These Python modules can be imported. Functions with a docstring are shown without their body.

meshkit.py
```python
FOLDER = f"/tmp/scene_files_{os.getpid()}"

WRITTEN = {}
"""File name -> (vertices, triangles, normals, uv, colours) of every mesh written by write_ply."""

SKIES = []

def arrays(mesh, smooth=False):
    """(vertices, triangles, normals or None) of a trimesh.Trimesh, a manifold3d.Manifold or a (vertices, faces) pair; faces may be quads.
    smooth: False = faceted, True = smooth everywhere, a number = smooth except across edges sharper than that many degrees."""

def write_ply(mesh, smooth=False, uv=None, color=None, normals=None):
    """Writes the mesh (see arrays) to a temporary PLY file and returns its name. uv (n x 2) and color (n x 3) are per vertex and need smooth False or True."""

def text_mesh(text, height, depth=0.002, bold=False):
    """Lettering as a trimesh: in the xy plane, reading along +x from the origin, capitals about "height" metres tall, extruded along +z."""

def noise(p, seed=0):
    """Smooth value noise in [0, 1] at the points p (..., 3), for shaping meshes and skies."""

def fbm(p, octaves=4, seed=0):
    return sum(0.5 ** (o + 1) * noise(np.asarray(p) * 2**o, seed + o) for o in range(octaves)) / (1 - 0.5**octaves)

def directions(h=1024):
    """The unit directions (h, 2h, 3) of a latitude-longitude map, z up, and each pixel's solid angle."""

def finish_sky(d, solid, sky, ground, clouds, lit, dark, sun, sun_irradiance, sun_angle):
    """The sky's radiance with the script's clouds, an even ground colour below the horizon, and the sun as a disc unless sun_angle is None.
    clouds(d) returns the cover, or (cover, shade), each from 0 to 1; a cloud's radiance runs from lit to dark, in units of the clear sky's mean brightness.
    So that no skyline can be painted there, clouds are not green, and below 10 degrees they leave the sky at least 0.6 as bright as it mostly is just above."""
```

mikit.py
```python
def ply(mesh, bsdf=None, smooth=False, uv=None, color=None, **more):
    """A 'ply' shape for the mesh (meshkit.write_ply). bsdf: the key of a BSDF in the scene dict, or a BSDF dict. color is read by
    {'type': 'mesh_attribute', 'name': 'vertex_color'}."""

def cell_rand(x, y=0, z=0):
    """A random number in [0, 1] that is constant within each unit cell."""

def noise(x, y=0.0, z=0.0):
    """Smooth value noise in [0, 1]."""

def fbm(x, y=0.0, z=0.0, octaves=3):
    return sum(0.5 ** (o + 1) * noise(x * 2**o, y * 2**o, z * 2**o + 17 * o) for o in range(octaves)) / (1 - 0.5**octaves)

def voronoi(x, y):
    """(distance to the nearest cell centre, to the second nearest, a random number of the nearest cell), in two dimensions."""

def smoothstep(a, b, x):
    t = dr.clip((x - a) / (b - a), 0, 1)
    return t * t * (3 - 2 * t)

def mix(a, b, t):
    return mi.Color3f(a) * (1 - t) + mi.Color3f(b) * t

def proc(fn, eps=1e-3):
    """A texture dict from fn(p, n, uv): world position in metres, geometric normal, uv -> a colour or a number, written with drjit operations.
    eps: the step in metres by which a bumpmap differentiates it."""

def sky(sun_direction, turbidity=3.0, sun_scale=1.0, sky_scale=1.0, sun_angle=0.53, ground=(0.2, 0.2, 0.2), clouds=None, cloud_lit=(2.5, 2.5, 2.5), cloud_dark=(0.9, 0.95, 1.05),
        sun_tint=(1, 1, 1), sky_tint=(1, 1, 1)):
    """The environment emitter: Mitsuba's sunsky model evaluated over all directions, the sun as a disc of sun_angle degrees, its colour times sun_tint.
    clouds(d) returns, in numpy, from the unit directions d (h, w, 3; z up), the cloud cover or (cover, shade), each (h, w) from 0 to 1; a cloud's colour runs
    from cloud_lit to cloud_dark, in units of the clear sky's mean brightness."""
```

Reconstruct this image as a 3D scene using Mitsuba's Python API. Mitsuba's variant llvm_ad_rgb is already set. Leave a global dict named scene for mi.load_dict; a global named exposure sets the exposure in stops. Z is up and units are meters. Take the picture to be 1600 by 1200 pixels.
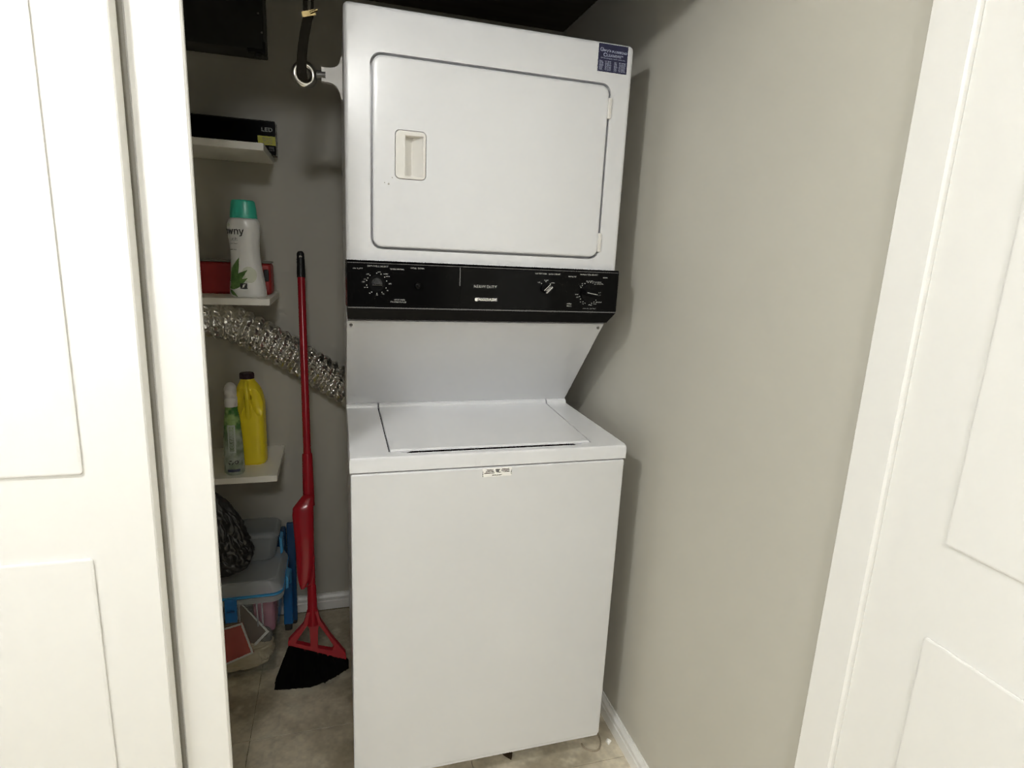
import math, random
import numpy as np, trimesh, manifold3d, drjit as dr, mitsuba as mi
import mikit, meshkit
from mikit import proc, noise, fbm, smoothstep, mix
from manifold3d import Manifold
from shapely.geometry import Polygon, box as sbox

T = mi.ScalarTransform4f
scene, labels = {'type': 'scene'}, {}

# ------------------------------------------------------------------ camera, exposure, lamp settings
EYE = np.array([-0.02174, -1.30112, 1.41778])
FWD = np.array([0.28217081, 0.93453211, -0.21686257])
UP = np.array([0.01598767, 0.22143621, 0.97504379])
scene['camera'] = {'type': 'perspective', 'fov': 2 * math.degrees(math.atan(800 / 922.336)), 'fov_axis': 'x', 'near_clip': 0.02, 'far_clip': 50.0,
                   'to_world': T().look_at(origin=EYE.tolist(), target=(EYE + FWD).tolist(), up=UP.tolist())}
exposure = 0.0
LAMP_NEAR = (-0.63, -0.97, 2.09)      # dome lamp on the hall ceiling, left of the closet opening
LAMP_FAR = (-0.06, -2.50, 2.31)       # second dome lamp above and behind the camera
NEAR_RADIANCE = 520.0
FAR_RADIANCE = 82.0
WINDOW_RADIANCE = 2.4                 # frosted window in the hall's left wall

# ------------------------------------------------------------------ materials
def mat(key, color, rough=0.5, metallic=0.0, spec=0.5, two=True, **more):
    base = color if isinstance(color, dict) else {'type': 'rgb', 'value': list(color)}
    d = {'type': 'principled', 'base_color': base, 'roughness': rough, 'metallic': metallic, 'specular': spec, **more}
    scene[key] = {'type': 'twosided', 'bsdf': d} if two else d

def wall_color(p, n, uv):
    v = fbm(p.x * 3, p.y * 3, p.z * 3, 3)
    return mix((0.455, 0.440, 0.388), (0.485, 0.470, 0.415), v)
scene['mat_wall'] = {'type': 'twosided', 'bsdf': {'type': 'bumpmap', 'bsdf': {'type': 'principled', 'base_color': proc(wall_color), 'roughness': 0.55, 'specular': 0.4},
                     'arbitrary': proc(lambda p, n, uv: 0.0006 * fbm(p.x * 110, p.y * 110, p.z * 110, 2), 2e-3), 'scale': 1.0}}

def floor_color(p, n, uv):
    a = fbm(p.x * 7 + 3, p.y * 7, 0.3, 4)
    b = fbm(p.x * 24, p.y * 24 + 9, 1.7, 3)
    c = mix((0.36, 0.315, 0.23), (0.74, 0.67, 0.53), smoothstep(0.28, 0.72, a))
    return mix(c, (0.82, 0.77, 0.62), 0.45 * smoothstep(0.50, 0.75, b)) * (0.86 + 0.28 * fbm(p.x * 90, p.y * 90, 0.0, 2))
mat('mat_tile', proc(floor_color), 0.45)
mat('mat_hall_dark', (0.11, 0.105, 0.10), 0.6)
mat('mat_hall', (0.78, 0.77, 0.74), 0.6)
mat('mat_joint', (0.26, 0.225, 0.16), 0.8)

def enamel_color(p, n, uv):
    return mix((0.650, 0.655, 0.670), (0.690, 0.695, 0.710), fbm(p.x * 4, p.y * 4, p.z * 4, 3))
mat('mat_enamel', proc(enamel_color), 0.22, spec=0.5)
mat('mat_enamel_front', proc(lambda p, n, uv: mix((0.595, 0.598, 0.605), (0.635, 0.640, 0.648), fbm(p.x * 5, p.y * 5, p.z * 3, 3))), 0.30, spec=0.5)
mat('mat_white_plastic', (0.66, 0.645, 0.61), 0.35)
mat('mat_trim', (0.76, 0.755, 0.73), 0.4)
mat('mat_shelf', (0.85, 0.835, 0.76), 0.5)
mat('mat_black_gloss', (0.0018, 0.0018, 0.002), 0.12, spec=0.12)
mat('mat_black', (0.008, 0.008, 0.009), 0.4)
mat('mat_black_satin', (0.0025, 0.0025, 0.0028), 0.3, spec=0.12)
mat('mat_knob', (0.03, 0.03, 0.03), 0.28, spec=0.6)
mat('mat_print', (0.42, 0.42, 0.40), 0.5)
mat('mat_print_dim', (0.20, 0.20, 0.195), 0.5)
mat('mat_ink', (0.02, 0.02, 0.02), 0.6)
mat('mat_rule', (0.10, 0.10, 0.10), 0.3)
mat('mat_red', (0.34, 0.008, 0.018), 0.22)
mat('mat_red_dull', (0.32, 0.02, 0.02), 0.45)
mat('mat_blue_sticker', (0.012, 0.013, 0.046), 0.4)
mat('mat_sticker_print', (0.30, 0.32, 0.42), 0.5)
mat('mat_steel', (0.62, 0.61, 0.58), 0.16, 1.0)
mat('mat_screw', (0.30, 0.29, 0.27), 0.35, 1.0)
mat('mat_dark_gasket', (0.03, 0.03, 0.03), 0.6)
mat('mat_dull_steel', (0.20, 0.195, 0.18), 0.4, 0.8)
mat('mat_collar', (0.14, 0.14, 0.135), 0.4, 0.5)
mat('mat_strap', (0.011, 0.0085, 0.004), 0.7, spec=0.2)
mat('mat_brass', (0.34, 0.26, 0.12), 0.35, 1.0)
mat('mat_dark_metal', proc(lambda p, n, uv: mix((0.022, 0.024, 0.023), (0.045, 0.047, 0.044), fbm(p.x * 14, p.y * 14, p.z * 9, 3))), 0.45, 0.3)
mat('mat_rivet', (0.35, 0.34, 0.32), 0.4, 0.6)
mat('mat_foil', (0.82, 0.81, 0.78), 0.20, 1.0)
mat('mat_teal', (0.05, 0.50, 0.36), 0.25)
mat('mat_bottle', (0.90, 0.90, 0.87), 0.22)
mat('mat_leaf_print', proc(lambda p, n, uv: mix((0.035, 0.10, 0.02), (0.16, 0.28, 0.08), fbm(p.x * 120, p.y * 60, p.z * 60, 2))), 0.35)
mat('mat_leaf_pale', (0.70, 0.73, 0.60), 0.35)
mat('mat_yellow', (0.88, 0.71, 0.025), 0.33)
mat('mat_maroon', (0.022, 0.006, 0.012), 0.4)
mat('mat_yellow_label', (0.52, 0.50, 0.02), 0.45)
def spray_label(p, n, uv):
    a = fbm(p.x * 55, p.y * 40, p.z * 38, 3)
    up = smoothstep(0.80, 0.86, p.z)
    green = mix((0.04, 0.16, 0.035), (0.30, 0.44, 0.16), smoothstep(0.35, 0.65, a))
    grey = mix((0.16, 0.22, 0.14), (0.42, 0.47, 0.42), smoothstep(0.3, 0.7, a))
    return mix(grey, green, up)
mat('mat_spray_label', proc(spray_label), 0.25)
mat('mat_spray_white', (0.80, 0.79, 0.77), 0.3)
mat('mat_label_pale', (0.50, 0.55, 0.52), 0.35)
mat('mat_label_navy', (0.03, 0.035, 0.09), 0.35)
mat('mat_blue', (0.012, 0.13, 0.36), 0.35)
mat('mat_blue_dark', (0.008, 0.055, 0.15), 0.4)
mat('mat_blue_light', (0.05, 0.30, 0.58), 0.3)
mat('mat_bag', (0.014, 0.014, 0.015), 0.27)
mat('mat_bristle', (0.002, 0.002, 0.002), 0.8, spec=0.05)
mat('mat_card_red', (0.46, 0.085, 0.07), 0.5)
mat('mat_card_grey', (0.20, 0.165, 0.145), 0.5)
mat('mat_card_pink', (0.55, 0.26, 0.34), 0.5)
mat('mat_paper', (0.80, 0.79, 0.75), 0.6)
mat('mat_cloth', proc(lambda p, n, uv: mix((0.52, 0.43, 0.29), (0.72, 0.63, 0.47), fbm(p.x * 30, p.y * 30, p.z * 30, 3))), 0.9)
mat('mat_cloth_grey', (0.20, 0.19, 0.17), 0.9)
mat('mat_brown_leaf', (0.030, 0.017, 0.006), 0.6)
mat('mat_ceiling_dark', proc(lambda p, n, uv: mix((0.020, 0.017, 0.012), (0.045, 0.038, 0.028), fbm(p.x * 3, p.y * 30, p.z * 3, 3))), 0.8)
mat('mat_ceiling', (0.78, 0.77, 0.73), 0.8)
mat('mat_cord', (0.30, 0.25, 0.18), 0.6)
def plastic(key, tint, solid):
    scene[key] = {'type': 'blendbsdf', 'weight': solid,
                  'a': {'type': 'thindielectric', 'int_ior': 1.45, 'specular_transmittance': {'type': 'rgb', 'value': list(tint)}},
                  'b': {'type': 'twosided', 'bsdf': {'type': 'principled', 'base_color': {'type': 'rgb', 'value': [0.62, 0.66, 0.68]}, 'roughness': 0.3, 'specular': 0.5}}}
scene['mat_clear_plastic'] = {'type': 'thindielectric', 'int_ior': 1.45, 'specular_transmittance': {'type': 'rgb', 'value': [0.90, 0.925, 0.94]}}
plastic('mat_frosted_plastic', (0.88, 0.92, 0.96), 0.42)
plastic('mat_smoky_plastic', (0.62, 0.64, 0.63), 0.30)

# ------------------------------------------------------------------ helpers
def numbered(name):
    if name not in labels and not any(k == name or k.startswith(name + '__') for k in scene):
        return name
    i = 1
    while f'{name}_{i:03d}' in labels or any(k == f'{name}_{i:03d}' or k.startswith(f'{name}_{i:03d}__') for k in scene):
        i += 1
    return f'{name}_{i:03d}'

def obj(name, mesh, m, parent=None, label=None, smooth=30, **more):
    key = numbered(f'{parent}__{name}' if parent else name)
    scene[key] = mesh if isinstance(mesh, dict) else mikit.ply(mesh, m, smooth=smooth, **more)
    if label:
        labels[key] = {'label': label}
    return key

def thing(name, label, cat, group=None):
    key = numbered(name)
    labels[key] = {'label': label, 'category': cat}
    if group:
        labels[key]['group'] = group
    return key

def one(name, mesh, m, label, cat, group=None, smooth=30):
    key = obj(name, mesh, m, smooth=smooth)
    labels[key] = {'label': label, 'category': cat}
    if group:
        labels[key]['group'] = group
    return key

def struct(name, mesh, m, label=None, smooth=30):
    key = obj(name, mesh, m, smooth=smooth)
    labels[key] = {'kind': 'structure'}
    if label:
        labels[key]['label'] = label
    return key

def tm(m):
    v, f, _ = meshkit.arrays(m)
    return trimesh.Trimesh(v, f, process=False)

def cat(*ms):
    return trimesh.util.concatenate([tm(m) for m in ms])

def box(x0, x1, y0, y1, z0, z1):
    return Manifold.cube([x1 - x0, y1 - y0, z1 - z0]).translate([x0, y0, z0])

def rbox(x0, x1, y0, y1, z0, z1, r=0.003, seg=12):
    s = Manifold.sphere(r, seg)
    return Manifold.batch_hull([s.translate([x, y, z]) for x in (x0 + r, x1 - r) for y in (y0 + r, y1 - r) for z in (z0 + r, z1 - r)])

def cham(x0, x1, y0, y1, z0, z1, c=0.002):
    pts = []
    for x, sx in ((x0, 1), (x1, -1)):
        for y, sy in ((y0, 1), (y1, -1)):
            for z, sz in ((z0, 1), (z1, -1)):
                pts += [[x + sx * c, y + sy * c, z], [x + sx * c, y, z + sz * c], [x, y + sy * c, z + sz * c]]
    return Manifold.hull_points(np.array(pts))

def hullp(pts):
    return Manifold.hull_points(np.array(pts, float))

def rrect(x0, x1, z0, z1, r, n=6):
    return sbox(x0 + r, z0 + r, x1 - r, z1 - r).buffer(r, quad_segs=n) if r > 0 else sbox(x0, z0, x1, z1)

def slab(poly, yf, yb, r=0.0, seg=4):
    """A convex outline in x and z, from the front yf (nearer the viewer) to yb, its front edge rounded with radius r."""
    pts = []
    for k in range(seg + 1 if r > 0 else 1):
        t = k / seg * math.pi / 2
        p = poly.buffer(-r * (1 - math.cos(t)) - 1e-6, join_style='mitre' if r == 0 else 'round') if k else poly
        y = yf + r * (1 - math.sin(t))
        pts += [[x, y, z] for x, z in p.exterior.coords[:-1]]
    pts += [[x, yb, z] for x, z in poly.exterior.coords[:-1]]
    return Manifold.hull_points(np.array(pts))

def loft(secs, caps=True):
    """Closed sections (k, n, 3) joined into one skin."""
    s = np.array(secs, float); k, n = s.shape[:2]
    v = s.reshape(-1, 3); f = []
    i = np.arange(n); j = (i + 1) % n
    for a in range(k - 1):
        f.append(np.stack([a * n + i, a * n + j, (a + 1) * n + j], 1)); f.append(np.stack([a * n + i, (a + 1) * n + j, (a + 1) * n + i], 1))
    if caps:
        v = np.vstack([v, s[0].mean(0), s[-1].mean(0)])
        f.append(np.stack([np.full(n, k * n), j, i], 1)); f.append(np.stack([np.full(n, k * n + 1), (k - 1) * n + i, (k - 1) * n + j], 1))
    m = trimesh.Trimesh(v, np.vstack(f), process=False)
    if caps and m.volume < 0:
        m.invert()
    return m

def smooth_path(pts, n):
    from scipy.interpolate import CubicSpline
    pts = np.array(pts, float)
    t = np.r_[0, np.cumsum(np.linalg.norm(np.diff(pts, axis=0), axis=1))]
    return CubicSpline(t, pts)(np.linspace(0, t[-1], n))

def frames(path):
    tang = np.gradient(path, axis=0); tang /= np.linalg.norm(tang, axis=1, keepdims=True)
    u = np.cross(tang[0], [0, 1, 0.01]); u /= np.linalg.norm(u); us = []
    for t in tang:
        u = u - t * (u @ t); u /= np.linalg.norm(u); us.append(u)
    us = np.array(us)
    return tang, us, np.cross(tang, us)

def tube(path, r, n=16, squash=1.0):
    path = np.array(path, float)
    _, u, w = frames(path)
    r = np.broadcast_to(r, len(path))
    a = np.linspace(0, 2 * np.pi, n, endpoint=False)
    return loft([p + rr * (np.cos(a)[:, None] * uu + squash * np.sin(a)[:, None] * ww) for p, rr, uu, ww in zip(path, r, u, w)])

def ellipse(cx, cy, z, a, b, n=32, power=2.0):
    t = np.linspace(0, 2 * np.pi, n, endpoint=False)
    c, s = np.cos(t), np.sin(t)
    e = 2 / power
    return np.stack([cx + a * np.sign(c) * np.abs(c) ** e, cy + b * np.sign(s) * np.abs(s) ** e, np.full(n, z)], 1)

def lettering(text, h, x, z, y, align='l', bold=False, depth=0.0006, stretch=1.0):
    m = meshkit.text_mesh(text, h, depth, bold)
    v = m.vertices.copy(); v[:, 0] *= stretch
    w = v[:, 0].max() - v[:, 0].min()
    dx = {'l': 0, 'c': -w / 2, 'r': -w}[align]
    m.vertices = np.stack([x + v[:, 0] + dx, y - v[:, 2], z + v[:, 1]], 1)
    return m

def cyl_y(x, z, y0, y1, r, n=32, r1=None):
    """A round peg along y, from the front y0 to the back y1."""
    return Manifold.cylinder(y1 - y0, r, r if r1 is None else r1, n).rotate([-90, 0, 0]).translate([x, y0, z])

# ------------------------------------------------------------------ room
XR, YB, XL, ZC = 0.775, 0.912, -0.66, 2.20      # closet: right wall, back wall, left wall, ceiling
YF, YI, XJ, ZH = -0.262, -0.15, -0.252, 2.03    # front wall faces, left jamb, header
ZHALL = 2.44
HX, HY = -1.75, -3.1                            # hall: left wall and the wall behind the camera

struct('wall_right', box(XR, XR + 0.1, HY, YB + 0.1, 0, ZHALL + 0.1), 'mat_wall')
struct('wall_back', box(XL - 0.1, XR, YB, YB + 0.1, 0, ZC + 0.1), 'mat_wall')
struct('wall_left', box(XL - 0.1, XL, YI, YB, 0, ZC + 0.1), 'mat_wall')
struct('wall_front', (box(HX, XJ, YF, YI, 0, ZHALL + 0.1) + box(XJ - 0.001, XR, YF, YI, ZH, ZHALL + 0.1)), 'mat_wall')
struct('wall_hall_left', box(HX - 0.1, HX, HY, YF, 0, ZHALL + 0.1) - box(HX - 0.2, HX + 0.1, -2.65, -1.55, 0.75, 2.15), 'mat_hall')
struct('wall_hall_rear', box(HX - 0.1, XR + 0.1, HY - 0.1, HY, 0, ZHALL + 0.1), 'mat_hall_dark')
struct('ceiling', box(HX - 0.1, XR + 0.1, HY - 0.1, YF + 0.02, ZHALL, ZHALL + 0.08), 'mat_ceiling')
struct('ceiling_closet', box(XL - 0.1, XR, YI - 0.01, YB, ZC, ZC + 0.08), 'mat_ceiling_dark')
fl = struct('floor', box(HX - 0.1, XR + 0.1, HY - 0.1, YB + 0.1, -0.06, -0.0035), 'mat_joint')
TX, TP = 0.6096, 0.3048        # vinyl tiles laid lengthwise across the closet
tx0, ty0 = -0.285 - TX, 0.283 - 3 * TP
for i in range(3):
    for j in range(7):
        x0, x1 = tx0 + i * TX, tx0 + (i + 1) * TX
        y0, y1 = ty0 + j * TP, ty0 + (j + 1) * TP
        x1 = min(x1, XR); y1 = min(y1, YB)
        if x1 - max(x0, XL) < 0.02 or y1 - y0 < 0.02:
            continue
        obj('tile', cham(max(x0, XL) + 0.0007, x1 - 0.0007, y0 + 0.0007, y1 - 0.0007, -0.006, 0.0, 0.0006), 'mat_tile', fl, smooth=False)
obj('vinyl_sheet', cat(box(HX, tx0 - 0.001, HY, YF, -0.005, 0.0), box(tx0 - 0.001, XR, HY, ty0 - 0.001, -0.005, 0.0)), 'mat_tile', fl, smooth=False)

def baseboard_profile(h=0.066, t=0.0125):
    return [(0, 0), (t, 0), (t, h * 0.52), (t * 0.78, h * 0.56), (t * 0.78, h * 0.62), (t * 0.92, h * 0.66), (t * 0.92, h * 0.78), (t * 0.45, h * 0.90), (t * 0.3, h), (0, h)]
def extrude(profile, fn, a, b):
    return loft([[fn(d, z, s) for d, z in profile] for s in (a, b)])
struct('baseboard_right', extrude(baseboard_profile(), lambda d, z, s: (XR - d, s, z), -0.60, YB), 'mat_trim', smooth=20)
struct('baseboard_back', extrude(baseboard_profile(), lambda d, z, s: (s, YB - d, z), XL, XR - 0.0125), 'mat_trim', smooth=20)
# casing of the closet opening, on the hall side
struct('trim_1', cham(-0.300, -0.2255, -0.276, YF, 0, ZH + 0.07, 0.003), 'mat_trim')
struct('trim_2', cham(-0.2255, XR, -0.276, YF, ZH, ZH + 0.07, 0.003), 'mat_trim')
struct('trim_3', cham(XJ, XJ + 0.004, YF, YI, 0, ZH, 0.001), 'mat_trim')
# the white closet door, swung open flat against the hall wall, and the door in the right wall
d1 = struct('door_1', cham(-1.06, -0.306, -0.312, -0.278, 0.01, 2.03, 0.002), 'mat_trim')
for z0, z1 in ((0.16, 0.92), (1.06, 1.88)):
    obj('panel', cham(-0.97, -0.395, -0.318, -0.312, z0, z1, 0.004), 'mat_trim', d1)
struct('trim_4', cham(XR - 0.016, XR, -0.665, -0.596, 0, 2.10, 0.003), 'mat_trim')
d2 = struct('door_2', cham(XR - 0.008, XR, -1.45, -0.665, 0.008, 2.03, 0.002), 'mat_trim')
for z0, z1 in ((0.16, 0.92), (1.06, 1.88)):
    obj('panel', cham(XR - 0.014, XR - 0.008, -1.35, -0.765, z0, z1, 0.004), 'mat_trim', d2)

wn = struct('window_1', cat(*[cham(HX - 0.06, HX + 0.012, y0, y1, z0, z1, 0.003) for y0, y1, z0, z1 in ((-2.69, -2.61, 0.71, 2.19), (-1.59, -1.51, 0.71, 2.19), (-2.61, -1.59, 0.71, 0.79), (-2.61, -1.59, 2.11, 2.19), (-2.61, -1.59, 1.43, 1.47))]), 'mat_trim')
for z0, z1 in ((0.79, 1.43), (1.47, 2.11)):
    pm = trimesh.Trimesh([(HX - 0.03, -2.61, z0), (HX - 0.03, -1.59, z0), (HX - 0.03, -1.59, z1), (HX - 0.03, -2.61, z1)], [[0, 1, 2], [0, 2, 3]], process=False)
    pd = mikit.ply(pm, {'type': 'diffuse', 'reflectance': {'type': 'rgb', 'value': [0.6, 0.6, 0.6]}})
    pd['emitter'] = {'type': 'area', 'radiance': {'type': 'rgb', 'value': [WINDOW_RADIANCE * 0.93, WINDOW_RADIANCE, WINDOW_RADIANCE * 1.06]}}
    obj('pane', pd, None, wn)

def dome_lamp(c, radiance, label, name, k=1.0):
    t = thing(name, label, 'lamp')
    obj('base', cat(Manifold.cylinder(min(0.03, ZHALL - c[2] - 0.07 * k), 0.105 * k, 0.115 * k, 40).translate([c[0], c[1], c[2] + 0.07 * k]), Manifold.cylinder(max(0.004, ZHALL - c[2] - 0.08 * k), 0.012, 0.012, 16).translate([c[0], c[1], min(c[2] + 0.08 * k, ZHALL - 0.004)])), 'mat_trim', t)
    prof = [(0.0001, -0.01), (0.03, -0.007), (0.06, 0.005), (0.085, 0.026), (0.097, 0.055), (0.098, 0.07)]
    a = np.linspace(0, 2 * np.pi, 32, endpoint=False)
    m = loft([[(c[0] + k * r * math.cos(q), c[1] + k * r * math.sin(q), c[2] + k * h) for q in a] for r, h in prof])
    d = mikit.ply(m, {'type': 'diffuse', 'reflectance': {'type': 'rgb', 'value': [0.8, 0.8, 0.78]}}, smooth=True)
    d['emitter'] = {'type': 'area', 'radiance': {'type': 'rgb', 'value': [radiance * 0.985, radiance * 0.985, radiance * 0.965]}}
    obj('diffuser', d, None, t)
dome_lamp(LAMP_NEAR, NEAR_RADIANCE, 'white hanging lamp in the hall just left of the closet opening', 'hanging_lamp', 0.55)
dome_lamp(LAMP_FAR, FAR_RADIANCE, 'white dome lamp on the hall ceiling behind the viewer', 'ceiling_lamp', 1.8)

# ------------------------------------------------------------------ stacked washer and dryer
W = 0.686
SD = thing('stacked_washer_dryer', 'white stacked washer and dryer with a black control panel between them', 'washer dryer')
YD, YBK = 0.146, 0.765
# dryer cabinet with its door pocket
cab = slab(rrect(0, W, 1.262, 1.924, 0.012), YD, YBK, 0.008)
cab -= slab(rrect(0.0555, 0.6335, 1.4115, 1.8325, 0.025), YD - 0.02, YD + 0.030)
low = hullp([(x, y, z) for x, y, z in [(0, 0.175, 1.238), (0.672, 0.175, 1.238), (0, 0.46, 0.953), (W, 0.46, 0.953), (0, 0.20, 1.262), (0.676, 0.20, 1.262)] + [(x, YBK, z) for x in (0, W) for z in (0.953, 1.262)]])
obj('dryer_cabinet', cab, 'mat_enamel', SD)
dd = slab(rrect(0.0607, 0.6283, 1.4167, 1.8273, 0.021), YD - 0.003, YD + 0.028, 0.005)
hp = rrect(0.110, 0.181, 1.571, 1.677, 0.011)
dd -= slab(hp.buffer(0.0003), YD - 0.05, YD + 0.022)
door = obj('dryer_door', dd, 'mat_enamel', SD)
hd = slab(hp.buffer(-0.0008), YD - 0.0055, YD + 0.0215, 0.002)
pocket = hullp([(x, y, z) for z in (1.578, 1.666) for x, y in ((0.133, YD - 0.02), (0.1325, YD + 0.019), (0.151, YD + 0.019), (0.1735, YD - 0.0035), (0.1735, YD - 0.02))])
hd -= pocket
obj('door_handle', hd, 'mat_white_plastic', door, 'recessed pull handle')
for z0 in (1.752, 1.430):
    obj('hinge', rbox(0.6265, 0.6355, YD - 0.0055, YD + 0.004, z0, z0 + 0.048, 0.0015, 8), 'mat_white_plastic', door)
# paint chips under the handle
obj('paint_chip', cat(*[hullp([(0.096 + dx + r * math.cos(a), y, 1.558 + dz + r * math.sin(a)) for a in np.linspace(0, 6.28, 9) for y in (YD - 0.0045, YD - 0.0035)])
    for dx, dz, r in ((0, 0, 0.0024), (-0.009, 0.002, 0.0016), (0.008, 0.014, 0.0014))]), 'mat_screw', door)
# blue service sticker
stx0, stx1, stz0, stz1 = 0.592, 0.669, 1.8575, 1.919
st = obj('sticker', box(stx0, stx1, YD - 0.0012, YD + 0.0005, stz0, stz1), 'mat_blue_sticker', SD, 'small dark blue printed sticker in the top right corner')
L = [lettering('G', 0.0078, stx0 + 0.003, 1.9020, YD - 0.0012, bold=True, stretch=1.25), lettering('ary\u2019s', 0.0052, stx0 + 0.0125, 1.9022, YD - 0.0012, bold=True, stretch=1.2),
     lettering('PLUMBING', 0.0052, stx1 - 0.003, 1.9010, YD - 0.0012, 'r', bold=True, stretch=1.05),
     lettering('C', 0.0080, stx0 + 0.012, 1.8910, YD - 0.0012, bold=True, stretch=1.2), lettering('LEANERS\u2122', 0.0056, stx0 + 0.0215, 1.8915, YD - 0.0012, bold=True, stretch=1.12),
     lettering('Service and repairs, washers and dryers', 0.0025, (stx0 + stx1) / 2, 1.8865, YD - 0.0012, 'c')]
obj('lettering', cat(*L), 'mat_sticker_print', st, smooth=False)
rnd = random.Random(4)
bars = []
for k in range(8):
    z = 1.8815 - k * 0.0027
    for xa, xb in ((0.003, 0.0155), (0.0185, 0.036), (0.0425, 0.0525), (0.0555, 0.074)):
        n = 3 if xb - xa > 0.015 else 1
        x = stx0 + xa
        for _ in range(n):
            w = (xb - xa) / n * rnd.uniform(0.6, 0.95)
            bars.append(box(x, x + w, YD - 0.0016, YD - 0.001, z - 0.0012, z)); x += (xb - xa) / n
obj('fine_print', cat(*bars), 'mat_sticker_print', st, smooth=False)

# control panel
YP = 0.128
panel = hullp([(x, y, z) for x, y, z in ((-0.002, 0.16, 1.3845), (0.690, 0.16, 1.3845), (0.001, YP + 0.003, 1.3845), (0.687, YP + 0.003, 1.3845), (0.001, YP, 1.381), (0.687, YP, 1.381),
    (0.001, YP, 1.2775), (0.687, YP, 1.2775), (-0.002, 0.16, 1.2775), (0.690, 0.16, 1.2775))])
cp = obj('control_panel', panel, 'mat_black_gloss', SD, 'glossy black control panel')
trim = hullp([(x, y, z) for x, y, z in ((0.000, YP + 0.0015, 1.2750), (0.688, YP + 0.0015, 1.2750), (0.000, 0.165, 1.2750), (0.688, 0.165, 1.2750), (0.002, YP + 0.012, 1.247), (0.668, YP + 0.012, 1.247), (0.002, 0.165, 1.244), (0.668, 0.165, 1.244))])
obj('lower_trim', trim, 'mat_black_satin', cp)
obj('accent_strip', box(0.002, 0.686, YP + 0.0002, YP + 0.02, 1.2745, 1.2785), 'mat_rule', cp)
obj('top_strip', box(0.002, 0.686, YP - 0.0004, YP + 0.01, 1.3782, 1.3797), 'mat_rule', cp)
obj('overlay', cham(0.006, 0.2635, YP - 0.0010, YP + 0.002, 1.2815, 1.3765, 0.0004), 'mat_black_gloss', cp)
obj('overlay', cham(0.2665, 0.682, YP - 0.0010, YP + 0.002, 1.2815, 1.3765, 0.0004), 'mat_black_gloss', cp)
obj('divider', box(0.2638, 0.2662, YP - 0.0016, YP + 0.002, 1.333, 1.3765), 'mat_rule', cp)
YT = YP - 0.0010
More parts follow.
